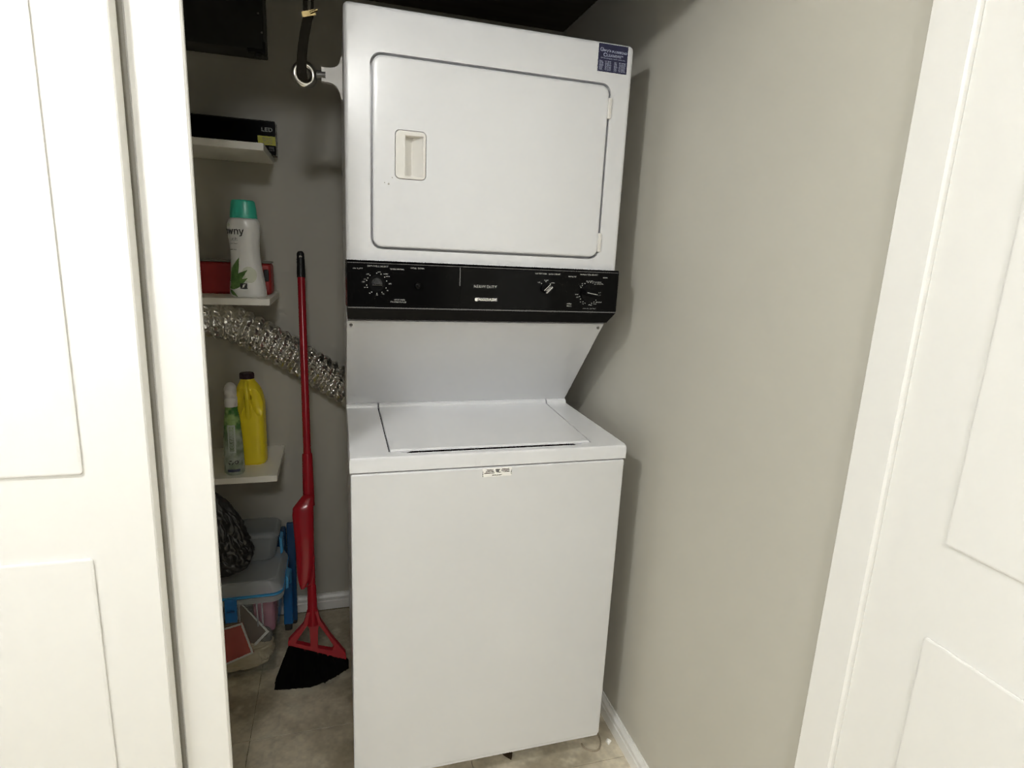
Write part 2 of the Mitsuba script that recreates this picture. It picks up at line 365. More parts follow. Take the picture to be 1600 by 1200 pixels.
def dial(x, z, r, rot, parent, name='knob', grip=0.011):
    k = obj(name, cyl_y(x, z, YT - 0.006, YT, r, 40, r), 'mat_black_satin', parent)
    g = hullp([(sx * grip * 0.45, y, sz * r * 0.98) for y, q in ((-0.022, 0.8), (-0.004, 1.0)) for sx in (-q, q) for sz in (-q, q)])
    g = g.rotate([0, rot, 0]).translate([x, YT, z])
    obj('grip', g, 'mat_black_satin', k)
    mk = box(-0.0008, 0.0008, -0.0226, -0.0212, -r * 0.62, r * 0.62).rotate([0, rot, 0]).translate([x, YT, z])
    obj('pointer', mk, 'mat_print', k)
    return k
def half_dome(x, z, r, parent):
    pts = [(x + r * math.cos(q), YT - 0.0055, z + r * math.sin(q)) for q in np.linspace(0, math.pi, 17)] + [(x + sx * r * 0.92, YT - 0.021, z - 0.001) for sx in (-1, 1)] + [(x + sx * r, YT - 0.0055, z - 0.001) for sx in (-1, 1)]
    pts += [(x + r * 0.8 * math.cos(q), YT - 0.013, z + r * 0.62 * math.sin(q)) for q in np.linspace(0, math.pi, 17)]
    obj('raised_half', hullp(pts), 'mat_knob', parent)
def ringmarks(x, z, r, angles, words, h=0.0026, skip=()):
    ms = []
    for a in angles:
        q = math.radians(a)
        ms.append(box(-0.0011, 0.0011, -0.0005, 0.0005, -0.0011, 0.0011).translate([x + r * math.sin(q), YT, z + r * math.cos(q)]))
    for a, wd in words:
        q = math.radians(a)
        al = 'c' if abs(math.sin(q)) < 0.35 else ('l' if math.sin(q) > 0 else 'r')
        ms.append(lettering(wd, h, x + (r + 0.0035) * math.sin(q), z + (r + 0.0035) * math.cos(q) - h / 2, YT, al))
    return cat(*ms)
K1, K2, K3, K4 = (0.068, 1.333), (0.163, 1.331), (0.486, 1.334), (0.606, 1.325)
k1 = obj('knob', cyl_y(*K1, YT - 0.006, YT, 0.0185, 40), 'mat_black_satin', cp)
half_dome(K1[0], K1[1] + 0.0005, 0.0125, k1)
obj('pointer', box(K1[0] - 0.011, K1[0] + 0.012, YT - 0.0068, YT - 0.0058, K1[1] - 0.0042, K1[1] - 0.0030), 'mat_print_dim', k1)
kb = obj('button', cat(Manifold.cylinder(0.006, 0.0085, 0.0085, 32).rotate([-90, 0, 0]).translate([K2[0], YT - 0.006, K2[1]]), Manifold.sphere(0.0085, 28).scale([1, 0.6, 1]).translate([K2[0], YT - 0.006, K2[1]])), 'mat_black_gloss', cp)
dial(*K3, 0.0125, 45, cp, grip=0.011)
obj('pointer', cat(*[box(-0.0007 + o, 0.0007 + o, -0.0232, -0.0205, -0.011, 0.011).rotate([0, 45, 0]).translate([K3[0], YT, K3[1]]) for o in (-0.0042, 0.0032, 0.0052)]), 'mat_print', cp)
dial(*K4, 0.0235, 100, cp, grip=0.014)
obj('dial_markings', ringmarks(*K1, 0.0235, (0, 25, 50, 75, 115, 150, 180, 210, 245, 258, 285, 300, 320), ((12, 'OFF'), (35, 'MORE'), (52, 'LESS'), (90, 'DRY'), (125, '60'), (152, '50'), (180, '40'), (212, '30'), (248, '20'), (275, 'OFF'), (290, '10'), (320, 'AIR'))), 'mat_print', cp, smooth=False)
obj('dial_markings', ringmarks(*K3, 0.0165, (-45, 0, 45), ((-45, 'HOT'), (0, 'WARM'), (45, 'COLD'))), 'mat_print', cp, smooth=False)
obj('dial_markings', ringmarks(*K4, 0.0275, (-60, -48, -30, -10, 5, 18, 32, 88, 100, 130, 145, 160, 200, 215, 235, 250), ((-55, '6'), (-38, '10'), (-14, 'OFF'), (8, 'NORMAL'), (24, 'HEAVY SOIL'), (38, 'LIGHT SOIL'), (86, '4'), (99, '8'), (138, 'DELICATE'), (152, 'KNIT'), (170, 'RINSE'), (206, '12'), (222, '14'), (248, 'OFF'), (262, 'SPIN')), 0.0024), 'mat_print', cp, smooth=False)
for text, x, z, h, al, m, b in (
        ('AIR  FLUFF', 0.014, 1.3645, 0.0030, 'l', 'mat_print', False), ('DRY CYCLE SELECT', 0.047, 1.3705, 0.0036, 'l', 'mat_print', False),
        ('TIMED DRYING', 0.098, 1.3655, 0.0032, 'l', 'mat_print', False), ('PRESS KNOB', 0.108, 1.2945, 0.0030, 'l', 'mat_print', False), ('TO START DRYER', 0.099, 1.2890, 0.0032, 'l', 'mat_print', False),
        ('CYCLE  SIGNAL', 0.146, 1.3695, 0.0032, 'l', 'mat_print', False), ('HEAVY DUTY', 0.3285, 1.3300, 0.0066, 'c', 'mat_print', False),
        ('FRIGIDAIRE', 0.3330, 1.2985, 0.0066, 'c', 'mat_sticker_print', True), ('WATER TEMP   WASH / RINSE', 0.490, 1.3680, 0.0034, 'c', 'mat_print', False),
        ('REGULAR', 0.556, 1.3640, 0.0034, 'c', 'mat_print', False), ('WASH CYCLE SELECT', 0.602, 1.3700, 0.0034, 'c', 'mat_print', False), ('RINSE', 0.648, 1.3640, 0.0032, 'c', 'mat_print', False),
        ('PERM', 0.552, 1.2945, 0.0032, 'c', 'mat_print', False), ('PRESS', 0.552, 1.2890, 0.0032, 'c', 'mat_print', False), ('PUSH IN  TO START', 0.610, 1.2835, 0.0028, 'c', 'mat_print_dim', False)):
    obj('lettering', lettering(text, h, x, z, YT, al, b), m if text != 'FRIGIDAIRE' else 'mat_paper', cp, smooth=False)
obj('emblem', slab(rrect(0.3035, 0.3105, 1.2975, 1.3055, 0.0015), YT - 0.0008, YT, 0), 'mat_paper', cp)

# splash panel: the sloped sheet between dryer and washer
def slope(s, off=0.0):       # s from 0 at the top to 1 at the bottom
    return (0.168 + s * (0.452 - 0.168) - off * 0.7, 1.243 + s * (0.957 - 1.243) - off * 0.7)
obj('back_housing', low, 'mat_enamel', SD)
sp = hullp([(x, *slope(s, o)) for s, xr in ((0.0, 0.6725), (1.0, W)) for x in (0.0005, xr) for o in (0.0005, 0.003)])
spk = obj('splash_panel', sp, 'mat_enamel', SD)
flange = hullp([(x, *slope(s, o)) for s, xr in ((0.0, 0.6725), (0.062, 0.6733)) for x in (0.0005, xr) for o in (0.0, 0.0042)])
obj('flange', flange, 'mat_enamel', spk)
for x in (0.010, 0.661):
    y, z = slope(0.035, 0.006)
    obj('screw', Manifold.cylinder(0.004, 0.0042, 0.003, 16).rotate([45 + 90, 0, 0]).translate([x, y + 0.001, z + 0.001]), 'mat_screw', spk)

# washer
ZT = 0.951
body = box(0.004, W - 0.004, 0.028, 0.755, 0.075, 0.906)
obj('washer_body', body, 'mat_enamel', SD)
obj('gasket', box(0.006, W - 0.006, 0.012, 0.75, 0.906, 0.9140), 'mat_dark_gasket', SD)
fp = slab(rrect(0.0015, W - 0.0015, 0.075, 0.9105, 0.005), 0.0, 0.03, 0.004)
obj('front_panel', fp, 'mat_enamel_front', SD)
obj('kick_return', cham(0.004, W - 0.004, 0.004, 0.03, 0.066, 0.0748, 0.001), 'mat_enamel', SD)
LX0, LX1, LY0, LY1 = 0.0920, 0.6000, 0.030, 0.425
deck = hullp([(x, y, z) for x, y, z in [(x, y, z) for x in (-0.001, W + 0.001) for y in (0.0, 0.76) for z in (0.9142, ZT - 0.008)]] +
             [(x, y, z) for x in (0.001, W - 0.001) for y, z in ((0.0022, ZT - 0.0022), (0.008, ZT), (0.75, ZT))])
deck -= hullp([(x, y, z) for z in (ZT - 0.014, ZT + 0.02) for x, y in ((LX0 - 0.0035, LY0 - 0.001), (LX1 + 0.001, LY0 - 0.001), (LX1 + 0.0205, 0.44), (LX1 + 0.0205, 0.48), (LX0 - 0.0035, 0.48))])
deck -= hullp([(x, y, z) for x, y, z in ((LX0 + 0.02, LY0, ZT - 0.012), (LX1 - 0.024, LY0, ZT - 0.012), (LX0 + 0.03, LY0 - 0.013, ZT + 0.0005), (LX1 - 0.034, LY0 - 0.013, ZT + 0.0005), (LX0 + 0.02, LY0, ZT + 0.002), (LX1 - 0.024, LY0, ZT + 0.002))])
dk = obj('washer_top', deck, 'mat_enamel', SD)
def ledge(x0, x1):
    pts = []
    for t in np.linspace(0, math.pi / 2, 6):
        pts += [(x, 0.428 + 0.012 * (1 - math.cos(t)), ZT - 0.001 + 0.012 * math.sin(t)) for x in (x0, x1)]
    pts += [(x, 0.475, z) for x in (x0, x1) for z in (ZT - 0.001, ZT + 0.011)]
    return hullp(pts)
obj('rear_ledge', ledge(0, LX0 - 0.003), 'mat_enamel', dk)
obj('rear_ledge', ledge(LX1 + 0.021, W), 'mat_enamel', dk)
lid = hullp([(x, y, z) for x, y, z in [(LX0, LY0, ZT + 0.001), (LX1 - 0.004, LY0, ZT + 0.001), (LX0, LY0 + 0.001, ZT - 0.009), (LX1 - 0.004, LY0 + 0.001, ZT - 0.009),
            (LX0 + 0.002, LY0 + 0.004, ZT + 0.0045), (LX1 - 0.006, LY0 + 0.004, ZT + 0.0045), (LX0 + 0.002, LY1, ZT + 0.002), (LX1 + 0.014, LY1, ZT + 0.002), (LX0, LY1, ZT - 0.009), (LX1 + 0.016, LY1, ZT - 0.009), (LX0, LY1, ZT), (LX1 + 0.016, LY1, ZT)]])
grip = hullp([(x, y, z) for y in (LY0 - 0.01, LY0 + 0.06) for x, z in ((LX0 + 0.020, ZT - 0.012), (LX0 + 0.046, ZT - 0.0010), (LX1 - 0.050, ZT - 0.0010), (LX1 - 0.024, ZT - 0.012))])
lid -= grip
ld = obj('washer_lid', lid, 'mat_enamel', SD)
obj('rear_ledge', ledge(LX0 + 0.001, LX1 + 0.0175), 'mat_enamel', ld)
obj('lid_well', hullp([(x, y, z) for z in (ZT - 0.0139, ZT - 0.0130) for x, y in ((LX0 - 0.0035, LY0 - 0.0005), (LX1 + 0.0005, LY0 - 0.0005), (LX1 + 0.0205, 0.44), (LX0 - 0.0035, 0.47))]), 'mat_dark_gasket', dk)
# paper label on the washer front
lb = obj('label', slab(sbox(0.308, 0.8865, 0.381, 0.908), -0.0008, 0.0006), 'mat_paper', SD, 'small white printed label at the top of the washer front')
prt = [box(x0 + 0.308, x0 + 0.308 + w, -0.0012, -0.0007, z, z + t) for x0, w, z, t in (
    (0.010, 0.016, 0.9030, 0.0016), (0.008, 0.020, 0.8990, 0.0018), (0.004, 0.026, 0.8950, 0.0018), (0.024, 0.024, 0.8895, 0.0014), (0.032, 0.011, 0.9025, 0.0026), (0.033, 0.008, 0.8985, 0.0030), (0.036, 0.010, 0.8958, 0.0016),
    (0.048, 0.019, 0.9040, 0.0014), (0.046, 0.022, 0.9005, 0.0018), (0.050, 0.018, 0.8970, 0.0016), (0.0005, 0.0010, 0.887, 0.014), (0.0715, 0.0011, 0.890, 0.014))]
obj('fine_print', cat(*prt), 'mat_ink', lb, smooth=False)
for x in (0.05, W - 0.05):
    for y in (0.14, 0.68):
        obj('foot', cat(Manifold.cylinder(0.014, 0.022, 0.020, 20).translate([x, y, 0.0]), Manifold.cylinder(0.066, 0.007, 0.007, 12).translate([x, y, 0.012])), 'mat_black', SD)

# steel ring, collar and white bracket on the dryer's left side, the dark strap through the ring
RC = np.array([-0.0850, 0.27, 1.797])
rb = thing('ring_bracket', 'white bracket holding a shiny steel ring, fixed to the left side of the dryer', 'bracket')
s = np.linspace(0, 1, 12)
out = [(-0.004 - 0.052 * (1 - q), RC[2]) for q in s]
prof_t = [(-0.0480, 0.0155), (-0.030, 0.0160), (-0.020, 0.0175), (-0.012, 0.022), (-0.007, 0.030), (-0.004, 0.042), (-0.001, 0.044)]
prof_b = [(-0.0480, -0.0145), (-0.034, -0.0155), (-0.022, -0.0175), (-0.012, -0.026), (-0.007, -0.036), (-0.004, -0.048), (-0.001, -0.052)]
pl = Polygon([(x, RC[2] + 0.004 + z) for x, z in prof_t] + [(x, RC[2] + 0.004 + z) for x, z in prof_b[::-1]])
bm = trimesh.creation.extrude_polygon(pl, 0.016, engine='earcut')
bm.vertices = np.stack([bm.vertices[:, 0], RC[1] - 0.008 + bm.vertices[:, 2], bm.vertices[:, 1]], 1); bm.invert()
obj('bracket', bm, 'mat_white_plastic', rb)
obj('collar', Manifold.cylinder(0.020, 0.0105, 0.0105, 24).rotate([0, 90, 0]).translate([RC[0] + 0.0260, RC[1], RC[2] + 0.003]), 'mat_collar', rb)
a = np.linspace(0, 2 * np.pi, 49)[:-1]
minor = np.linspace(0, 2 * np.pi, 17)[:-1]
tor = []
for q in a:
    c0 = np.array([math.cos(q), 0.25 * math.cos(q), math.sin(q)]); c0 /= np.linalg.norm(c0)
    tor.append([RC + c0 * (0.0210 + 0.0092 * math.cos(p)) + np.array([0, 1, 0]) * 0.009 * math.sin(p) for p in minor])
tor.append(tor[0])
obj('ring', loft(tor, caps=False), 'mat_steel', rb)
sk = thing('strap', 'dark brown strap with a small brass buckle hanging down through the steel ring', 'strap')
def band(pts, w, t, n=40):
    p = smooth_path(pts, n); _, u, v2 = frames(p)
    secs = []
    for c, uu, vv in zip(p, u, v2):
        secs.append([c + sx * w / 2 * uu + sy * t / 2 * vv for sx, sy in ((-1, -1), (-0.9, -1.3), (0, -1.5), (0.9, -1.3), (1, -1), (1, 1), (0.9, 1.3), (0, 1.5), (-0.9, 1.3), (-1, 1))])
    return loft(secs)
topx, topz = -0.073, 1.925
lower = band([RC + (-0.001, -0.002, -0.017), RC + (-0.006, -0.012, 0.006), RC + (-0.0055, -0.011, 0.024), (-0.0845, 0.262, 1.870), (topx, 0.27, topz)], 0.021, 0.005)
obj('loop', lower, 'mat_strap', sk)
obj('strand', band([(topx - 0.007, 0.268, topz - 0.006), (-0.079, 0.268, 1.97), (-0.074, 0.268, 2.05), (-0.068, 0.268, ZC)], 0.010, 0.005), 'mat_strap', sk)
obj('strand', band([(topx + 0.007, 0.272, topz - 0.006), (-0.064, 0.272, 1.97), (-0.060, 0.272, 2.05), (-0.054, 0.272, ZC)], 0.006, 0.005), 'mat_strap', sk)
obj('buckle', cat(box(-0.015, 0.015, -0.007, -0.003, -0.006, 0.006).rotate([0, -18, 0]).translate([topx, 0.27, topz]), Manifold.cylinder(0.018, 0.003, 0.003, 12).rotate([0, 62, 0]).translate([topx + 0.003, 0.262, topz + 0.001])), 'mat_brass', sk)

# ------------------------------------------------------------------ dark metal box under the ceiling
fb = thing('metal_duct_box', 'dark metal duct box with rivets hanging from the closet ceiling in the upper left', 'duct')
FY = 0.80
bx = cham(-0.62, -0.2205, FY, 0.908, 1.978, ZC, 0.003)
obj('casing', bx, 'mat_dark_metal', fb)
obj('flange', cat(box(-0.267, -0.2170, FY - 0.004, FY + 0.02, 1.9705, 1.978), box(-0.2240, -0.2170, FY - 0.006, FY + 0.02, 1.9665, 2.000)), 'mat_black', fb)
obj('clip', cham(-0.248, -0.231, FY - 0.005, FY + 0.02, 1.9575, 1.9700, 0.002), 'mat_black', fb)
for x, z in ((-0.2255, 2.027), (-0.2345, 2.078), (-0.236, 2.140)):
    obj('rivet', Manifold.sphere(0.0032, 12).translate([x, FY, z]), 'mat_rivet', fb)

# ------------------------------------------------------------------ shelves
SX = -0.2145
for z, lab in ((1.687, 'white shelf board holding the black light box, highest of the three'), (1.2485, 'white shelf board under the white softener bottle, middle of the three'), (0.687, 'white shelf board under the yellow jug, lowest of the three')):
    t = thing('shelf', lab, 'shelf', None)
    obj('board', cham(XL, SX, 0.608, YB, z - 0.0205, z, 0.0012), 'mat_shelf', t)
    obj('cleat', cham(XL, XL + 0.02, 0.63, YB, z - 0.055, z - 0.0207, 0.0015), 'mat_shelf', t)
S1, S2, S3 = 1.687, 1.2485, 0.687

# light box on the top shelf
lt = thing('light_box', 'long black cardboard box with white LED lettering and a yellow label on the top shelf', 'box')
LY = 0.845
carton = obj('carton', cham(-0.60, -0.2015, LY, LY + 0.062, S1, S1 + 0.101, 0.0015), 'mat_black_gloss', lt)
obj('lettering', lettering('LED', 0.0115, -0.2440, S1 + 0.069, LY, 'l', True, stretch=1.15), 'mat_print', carton, smooth=False)
yl = obj('yellow_label', box(-0.2545, -0.2018, LY - 0.0009, LY + 0.001, S1 + 0.028, S1 + 0.055), 'mat_yellow_label', lt)
obj('fine_print', cat(*[lettering(tx, 0.0052, -0.2255, S1 + z, LY - 0.0009, 'c', True, stretch=1.15) for tx, z in (('BRIGHT', 0.0455), ('WHITE', 0.0385), ('6 PACK', 0.0315))]), 'mat_cord', yl, smooth=False)
obj('lettering', cat(lettering('900', 0.006, -0.2155, S1 + 0.0175, LY, 'c', True), lettering('LUMENS', 0.0035, -0.2155, S1 + 0.0115, LY, 'c')), 'mat_print_dim', carton, smooth=False)
obj('seam', box(-0.60, -0.202, LY - 0.0005, LY + 0.001, S1 + 0.0975, S1 + 0.0985), 'mat_ink', carton)

# ------------------------------------------------------------------ softener bottle
BX, BY = -0.2790, 0.662
db = thing('softener_bottle', 'white fabric softener bottle with a teal cap and green leaf print on the middle shelf', 'bottle')
bprof = [(0.000, 0.0470, 0.030, 0), (0.003, 0.0505, 0.033, 0), (0.012, 0.0515, 0.034, 0), (0.040, 0.0490, 0.0335, -0.0005), (0.070, 0.0455, 0.033, -0.0015), (0.105, 0.0420, 0.0325, -0.003), (0.135, 0.0408, 0.032, -0.004), (0.160, 0.0415, 0.032, -0.005), (0.185, 0.0440, 0.0325, -0.0055), (0.203, 0.0455, 0.033, -0.0055), (0.215, 0.0445, 0.032, -0.005), (0.226, 0.0395, 0.030, -0.004), (0.231, 0.0360, 0.028, -0.0035)]
from scipy.interpolate import PchipInterpolator
bz = np.array([q[0] for q in bprof])
bA, bB, bO = (PchipInterpolator(bz, [q[i] for q in bprof]) for i in (1, 2, 3))
zz = np.unique(np.r_[bz, np.linspace(0, 0.231, 40)])
bb = obj('bottle_body', loft([ellipse(BX + bO(z), BY, S2 + z, bA(z), bB(z), 48, 2.3) for z in zz]), 'mat_bottle', db, smooth=60)
cprof = [(0.2312, 0.0372, 0.0290), (0.234, 0.0378, 0.0295), (0.260, 0.0350, 0.0275), (0.276, 0.0325, 0.0255), (0.281, 0.0300, 0.0235), (0.2825, 0.026, 0.020)]
obj('cap', loft([ellipse(BX - 0.0035, BY, S2 + z, a1, b1, 40, 2.3) for z, a1, b1 in cprof]), 'mat_teal', db, 'teal screw cap', smooth=40)
def wrap(m, x0, z0, lift=0.0005):
    """Lays a flat mesh (x, z in metres from x0, z0; depth in y) onto the bottle's front, measured along its girth from the middle."""
    v = m.vertices
    z = z0 + v[:, 1]
    sx = (x0 + v[:, 0])
    A, B = bA(z - S2), bB(z - S2)
    t = np.linspace(-1.5, 1.5, 301)
    res = np.zeros((len(v), 3))
    for i in range(len(v)):
        s_, c_ = np.sin(t), np.cos(t)
        ex = A[i] * np.sign(s_) * np.abs(s_) ** (2 / 2.3); ey = -B[i] * np.abs(c_) ** (2 / 2.3)
        arc = np.r_[0, np.cumsum(np.hypot(np.diff(ex), np.diff(ey)))]; arc -= np.interp(0, t, arc)
        px, py = np.interp(sx[i], arc, ex), np.interp(sx[i], arc, ey)
        nrm = np.array([px / A[i] ** 2, py / B[i] ** 2]); nrm /= np.linalg.norm(nrm) + 1e-12
        o = lift + v[i, 2]
        res[i] = (BX + bO(z[i] - S2) + px + nrm[0] * o, BY + py + nrm[1] * o, z[i])
    m = m.copy(); m.vertices = res
    return m
def flat(poly, depth=0.0003):
    m = trimesh.creation.extrude_polygon(poly, depth, engine='earcut')
    return m.subdivide().subdivide()
def leafshape(x0, z0, x1, z1, w):
    d = np.array([x1 - x0, z1 - z0]); ln = np.linalg.norm(d); d /= ln; nn = np.array([-d[1], d[0]])
    t = np.linspace(0, 1, 14)
    side = lambda sg: [np.array([x0, z0]) + d * ln * q + nn * sg * w * math.sin(math.pi * q ** 0.8) * (1 - 0.35 * q) for q in t]
    return Polygon([tuple(q) for q in side(1)] + [tuple(q) for q in side(-1)[::-1][1:-1]]).buffer(0)
obj('lettering', wrap(meshkit.text_mesh('Downy', 0.0185, 0.0003, True).subdivide(), -0.0790, S2 + 0.184), 'mat_ink', bb, smooth=False)
obj('fine_print', cat(wrap(meshkit.text_mesh('soft', 0.009, 0.0003).subdivide(), -0.036, S2 + 0.1655), *[wrap(flat(sbox(0, 0, w, 0.0014)), -0.044, S2 + z) for z, w in ((0.1565, 0.030), (0.139, 0.026))]), 'mat_print_dim', bb, smooth=False)
obj('emblem', wrap(flat(Polygon([(0.0055 * math.cos(q), 0.0055 * math.sin(q)) for q in np.linspace(0, 6.28, 14)[:-1]])), -0.040, S2 + 0.2095), 'mat_leaf_pale', bb, smooth=False)
obj('leaf_print', wrap(flat(leafshape(-0.047, 0.040, -0.014, 0.118, 0.0145)), 0, S2), 'mat_leaf_print', bb, 'dark green leaf', smooth=False)
obj('leaf_print', wrap(flat(leafshape(-0.047, 0.038, 0.006, 0.082, 0.0125)), 0, S2, 0.0008), 'mat_leaf_print', bb, smooth=False)
obj('leaf_print', wrap(flat(leafshape(-0.052, 0.026, 0.005, 0.058, 0.0135)), 0, S2, 0.0011), 'mat_leaf_print', bb, smooth=False)
obj('leaf_print', wrap(flat(leafshape(-0.052, 0.022, -0.026, 0.002, 0.006)), 0, S2, 0.0008), 'mat_leaf_print', bb, smooth=False)
obj('flower_print', wrap(flat(Polygon([(0.010 + 0.021 * math.cos(q), 0.068 + 0.024 * math.sin(q)) for q in np.linspace(0, 6.28, 20)[:-1]])), 0, S2, 0.0003), 'mat_leaf_pale', bb, smooth=False)
bq = obj('black_square', wrap(flat(sbox(-0.017, 0.026, 0.002, 0.0425)), 0, S2, 0.0013), 'mat_ink', bb, smooth=False)
obj('white_mark', wrap(flat(Polygon([(-0.0115, 0.030), (-0.0065, 0.030), (-0.005, 0.036), (-0.0025, 0.0395), (-0.0075, 0.0395), (-0.0105, 0.036)])), 0, S2, 0.0017), 'mat_paper', bb, smooth=False)

# red case behind the bottle
rc = thing('red_case', 'red plastic case with a dark slot standing behind the softener bottle on the middle shelf', 'case')
case = rbox(-0.46, -0.222, 0.745, 0.84, S2, S2 + 0.098, 0.010, 16) - hullp([(x, y, z) for x in (-0.2445, -0.2285) for y in (0.70, 0.757) for z in (S2 + 0.042, S2 + 0.080)])
obj('shell', case, 'mat_red_dull', rc)
obj('slot', rbox(-0.2438, -0.2292, 0.752, 0.772, S2 + 0.0427, S2 + 0.0793, 0.002, 8), 'mat_ink', rc)
obj('lid', rbox(-0.45, -0.2215, 0.748, 0.838, S2 + 0.0985, S2 + 0.104, 0.0025, 8), 'mat_cloth_grey', rc)

# ------------------------------------------------------------------ yellow jug
JX, JY = -0.3010, 0.757
jg = thing('yellow_jug', 'yellow plastic jug with a dark cap on the lowest shelf', 'jug')
jprof = [(0.0, 0.038, 0.038), (0.004, 0.0425, 0.0425), (0.012, 0.0435, 0.0435), (0.10, 0.0430, 0.0430), (0.19, 0.0430, 0.0430), (0.22, 0.0425, 0.0425), (0.242, 0.0405, 0.0405), (0.260, 0.0345, 0.030), (0.276, 0.0250, 0.0225), (0.286, 0.0195, 0.0195), (0.292, 0.0195, 0.0195)]
jz = np.array([q[0] for q in jprof]); jA = PchipInterpolator(jz, [q[1] for q in jprof])
jm = loft([ellipse(JX - 0.008 * max(0.0, min(1.0, (z - 0.2) / 0.09)), JY, S3 + z, jA(z), jA(z), 48, 2.0 + 1.6 * (1 - smooth_ if (smooth_ := max(0, min(1, (z - 0.2) / 0.07))) else 1)) for z in np.linspace(0, 0.292, 60)])
jman = Manifold(manifold3d.Mesh(np.array(jm.vertices, np.float32), np.array(jm.faces, np.uint32)))
for sx in (-1, 1):
    e = Manifold.sphere(1, 40).scale([0.0225, 0.019, 0.060]).rotate([0, -sx * 12, 0]).translate([JX - 0.004 + sx * 0.0300, JY - 0.045, S3 + 0.222])
    jman -= e
jman -= Manifold.sphere(1, 32).scale([0.012, 0.012, 0.026]).translate([JX - 0.004, JY - 0.030, S3 + 0.225])
obj('jug_body', jman, 'mat_yellow', jg, smooth=38)
hpth = smooth_path([(JX - 0.009, JY - 0.018, S3 + 0.279), (JX - 0.007, JY - 0.036, S3 + 0.260), (JX - 0.004, JY - 0.0440, S3 + 0.225), (JX - 0.004, JY - 0.0420, S3 + 0.185), (JX - 0.004, JY - 0.034, S3 + 0.160)], 24)
obj('handle', tube(hpth, np.interp(np.linspace(0, 1, 24), [0, .2, .7, 1], [0.009, 0.0085, 0.0085, 0.011]), 16), 'mat_yellow', jg)
CX = JX - 0.0085
capr = Manifold.cylinder(0.018, 0.0212, 0.0208, 40).translate([CX, JY, S3 + 0.288])
for k in range(24):
    q = k * math.pi / 12
    capr += Manifold.cylinder(0.016, 0.0014, 0.0014, 6).translate([CX + 0.0212 * math.cos(q), JY + 0.0212 * math.sin(q), S3 + 0.288])
obj('cap', capr, 'mat_maroon', jg, 'dark maroon screw cap')

# ------------------------------------------------------------------ spray bottle
PX, PY = -0.3440, 0.652
sb = thing('spray_bottle', 'green labelled spray bottle with a white head in front of the yellow jug', 'bottle')
sprof = [(0.0, 0.026, 0.021), (0.003, 0.0290, 0.024), (0.010, 0.0300, 0.025), (0.075, 0.0290, 0.0245), (0.12, 0.0270, 0.023), (0.155, 0.0250, 0.0215), (0.185, 0.0225, 0.0195), (0.205, 0.0190, 0.0175), (0.222, 0.0175, 0.0165)]
sz_ = np.array([q[0] for q in sprof]); sA, sB = (PchipInterpolator(sz_, [q[i] for q in sprof]) for i in (1, 2))
sbb = obj('bottle_body', loft([ellipse(PX, PY, S3 + z, sA(z), sB(z), 40) for z in np.linspace(0, 0.222, 40)]), 'mat_spray_label', sb, smooth=50)
head = loft([ellipse(PX, PY + oy, S3 + z, a1, b1, 32) for z, a1, b1, oy in ((0.2215, 0.0185, 0.0180, 0), (0.224, 0.0192, 0.0188, 0), (0.248, 0.0185, 0.0180, 0), (0.253, 0.0165, 0.0165, 0), (0.262, 0.0175, 0.020, -0.002), (0.276, 0.0180, 0.022, -0.003), (0.288, 0.0150, 0.019, -0.002), (0.295, 0.0095, 0.012, 0), (0.2975, 0.003, 0.004, 0))])
obj('spray_head', head, 'mat_spray_white', sb, 'white spray head', smooth=50)
obj('nozzle', cat(Manifold.sphere(0.0135, 28).scale([1.0, 0.75, 1.15]).translate([PX - 0.001, PY - 0.0175, S3 + 0.272]), Manifold.cylinder(0.006, 0.003, 0.003, 16).rotate([90, 0, 0]).translate([PX - 0.001, PY - 0.0235, S3 + 0.276])), 'mat_spray_white', sb, smooth=50)
def swrap(poly, z0, lift=0.0005, dx=0.0):
    m = flat(poly); v = m.vertices.copy(); z = z0 + v[:, 1]
    x = v[:, 0] + dx; A = sA(z - S3); B = sB(z - S3)
    y = -B * np.sqrt(np.maximum(0.02, 1 - (x / A) ** 2)) - lift - v[:, 2]
    m.vertices = np.stack([PX + x, PY + y, z], 1); return m
obj('label_panel', swrap(Polygon(sbox(-0.0115, 0.075, 0.0105, 0.165).exterior.coords, [sbox(-0.0075, 0.080, 0.0060, 0.160).exterior.coords]), S3), 'mat_label_pale', sbb, smooth=False)
txt = meshkit.text_mesh('CLEANER', 0.0085, 0.0003, True)
vv = txt.vertices.copy(); txt.vertices = np.stack([-vv[:, 1] + 0.0035, vv[:, 0] * 1.3 + 0.090, vv[:, 2]], 1)
def swrapm(m, z0, lift=0.0006):
    v = m.vertices; z = z0 + v[:, 1]; A = sA(np.clip(z - S3, 0, 0.222)); B = sB(np.clip(z - S3, 0, 0.222))
    y = -B * np.sqrt(np.maximum(0.02, 1 - (v[:, 0] / A) ** 2)) - lift - v[:, 2]
    m = m.copy(); m.vertices = np.stack([PX + v[:, 0], PY + y, z], 1); return m
obj('lettering', swrapm(txt.subdivide(), S3), 'mat_label_pale', sbb, smooth=False)
arr = []
for k in range(3):       # recycling arrows
    q0 = math.radians(90 + 120 * k)
    p = [(0.0075 * math.cos(q0 + d) * rr, 0.0075 * math.sin(q0 + d) * rr) for d, rr in ((-0.55, 0.72), (-0.55, 1.05), (0.35, 1.15), (0.75, 0.9), (0.35, 0.6))]
    arr.append(swrap(Polygon(p).buffer(0), S3 + 0.043, 0.0008, -0.006))
ring_ = Polygon([(0.0062 * math.cos(q), 0.0062 * math.sin(q)) for q in np.linspace(0, 6.28, 20)[:-1]], [[(0.0038 * math.cos(q), 0.0038 * math.sin(q)) for q in np.linspace(0, 6.28, 20)[:-1]]])
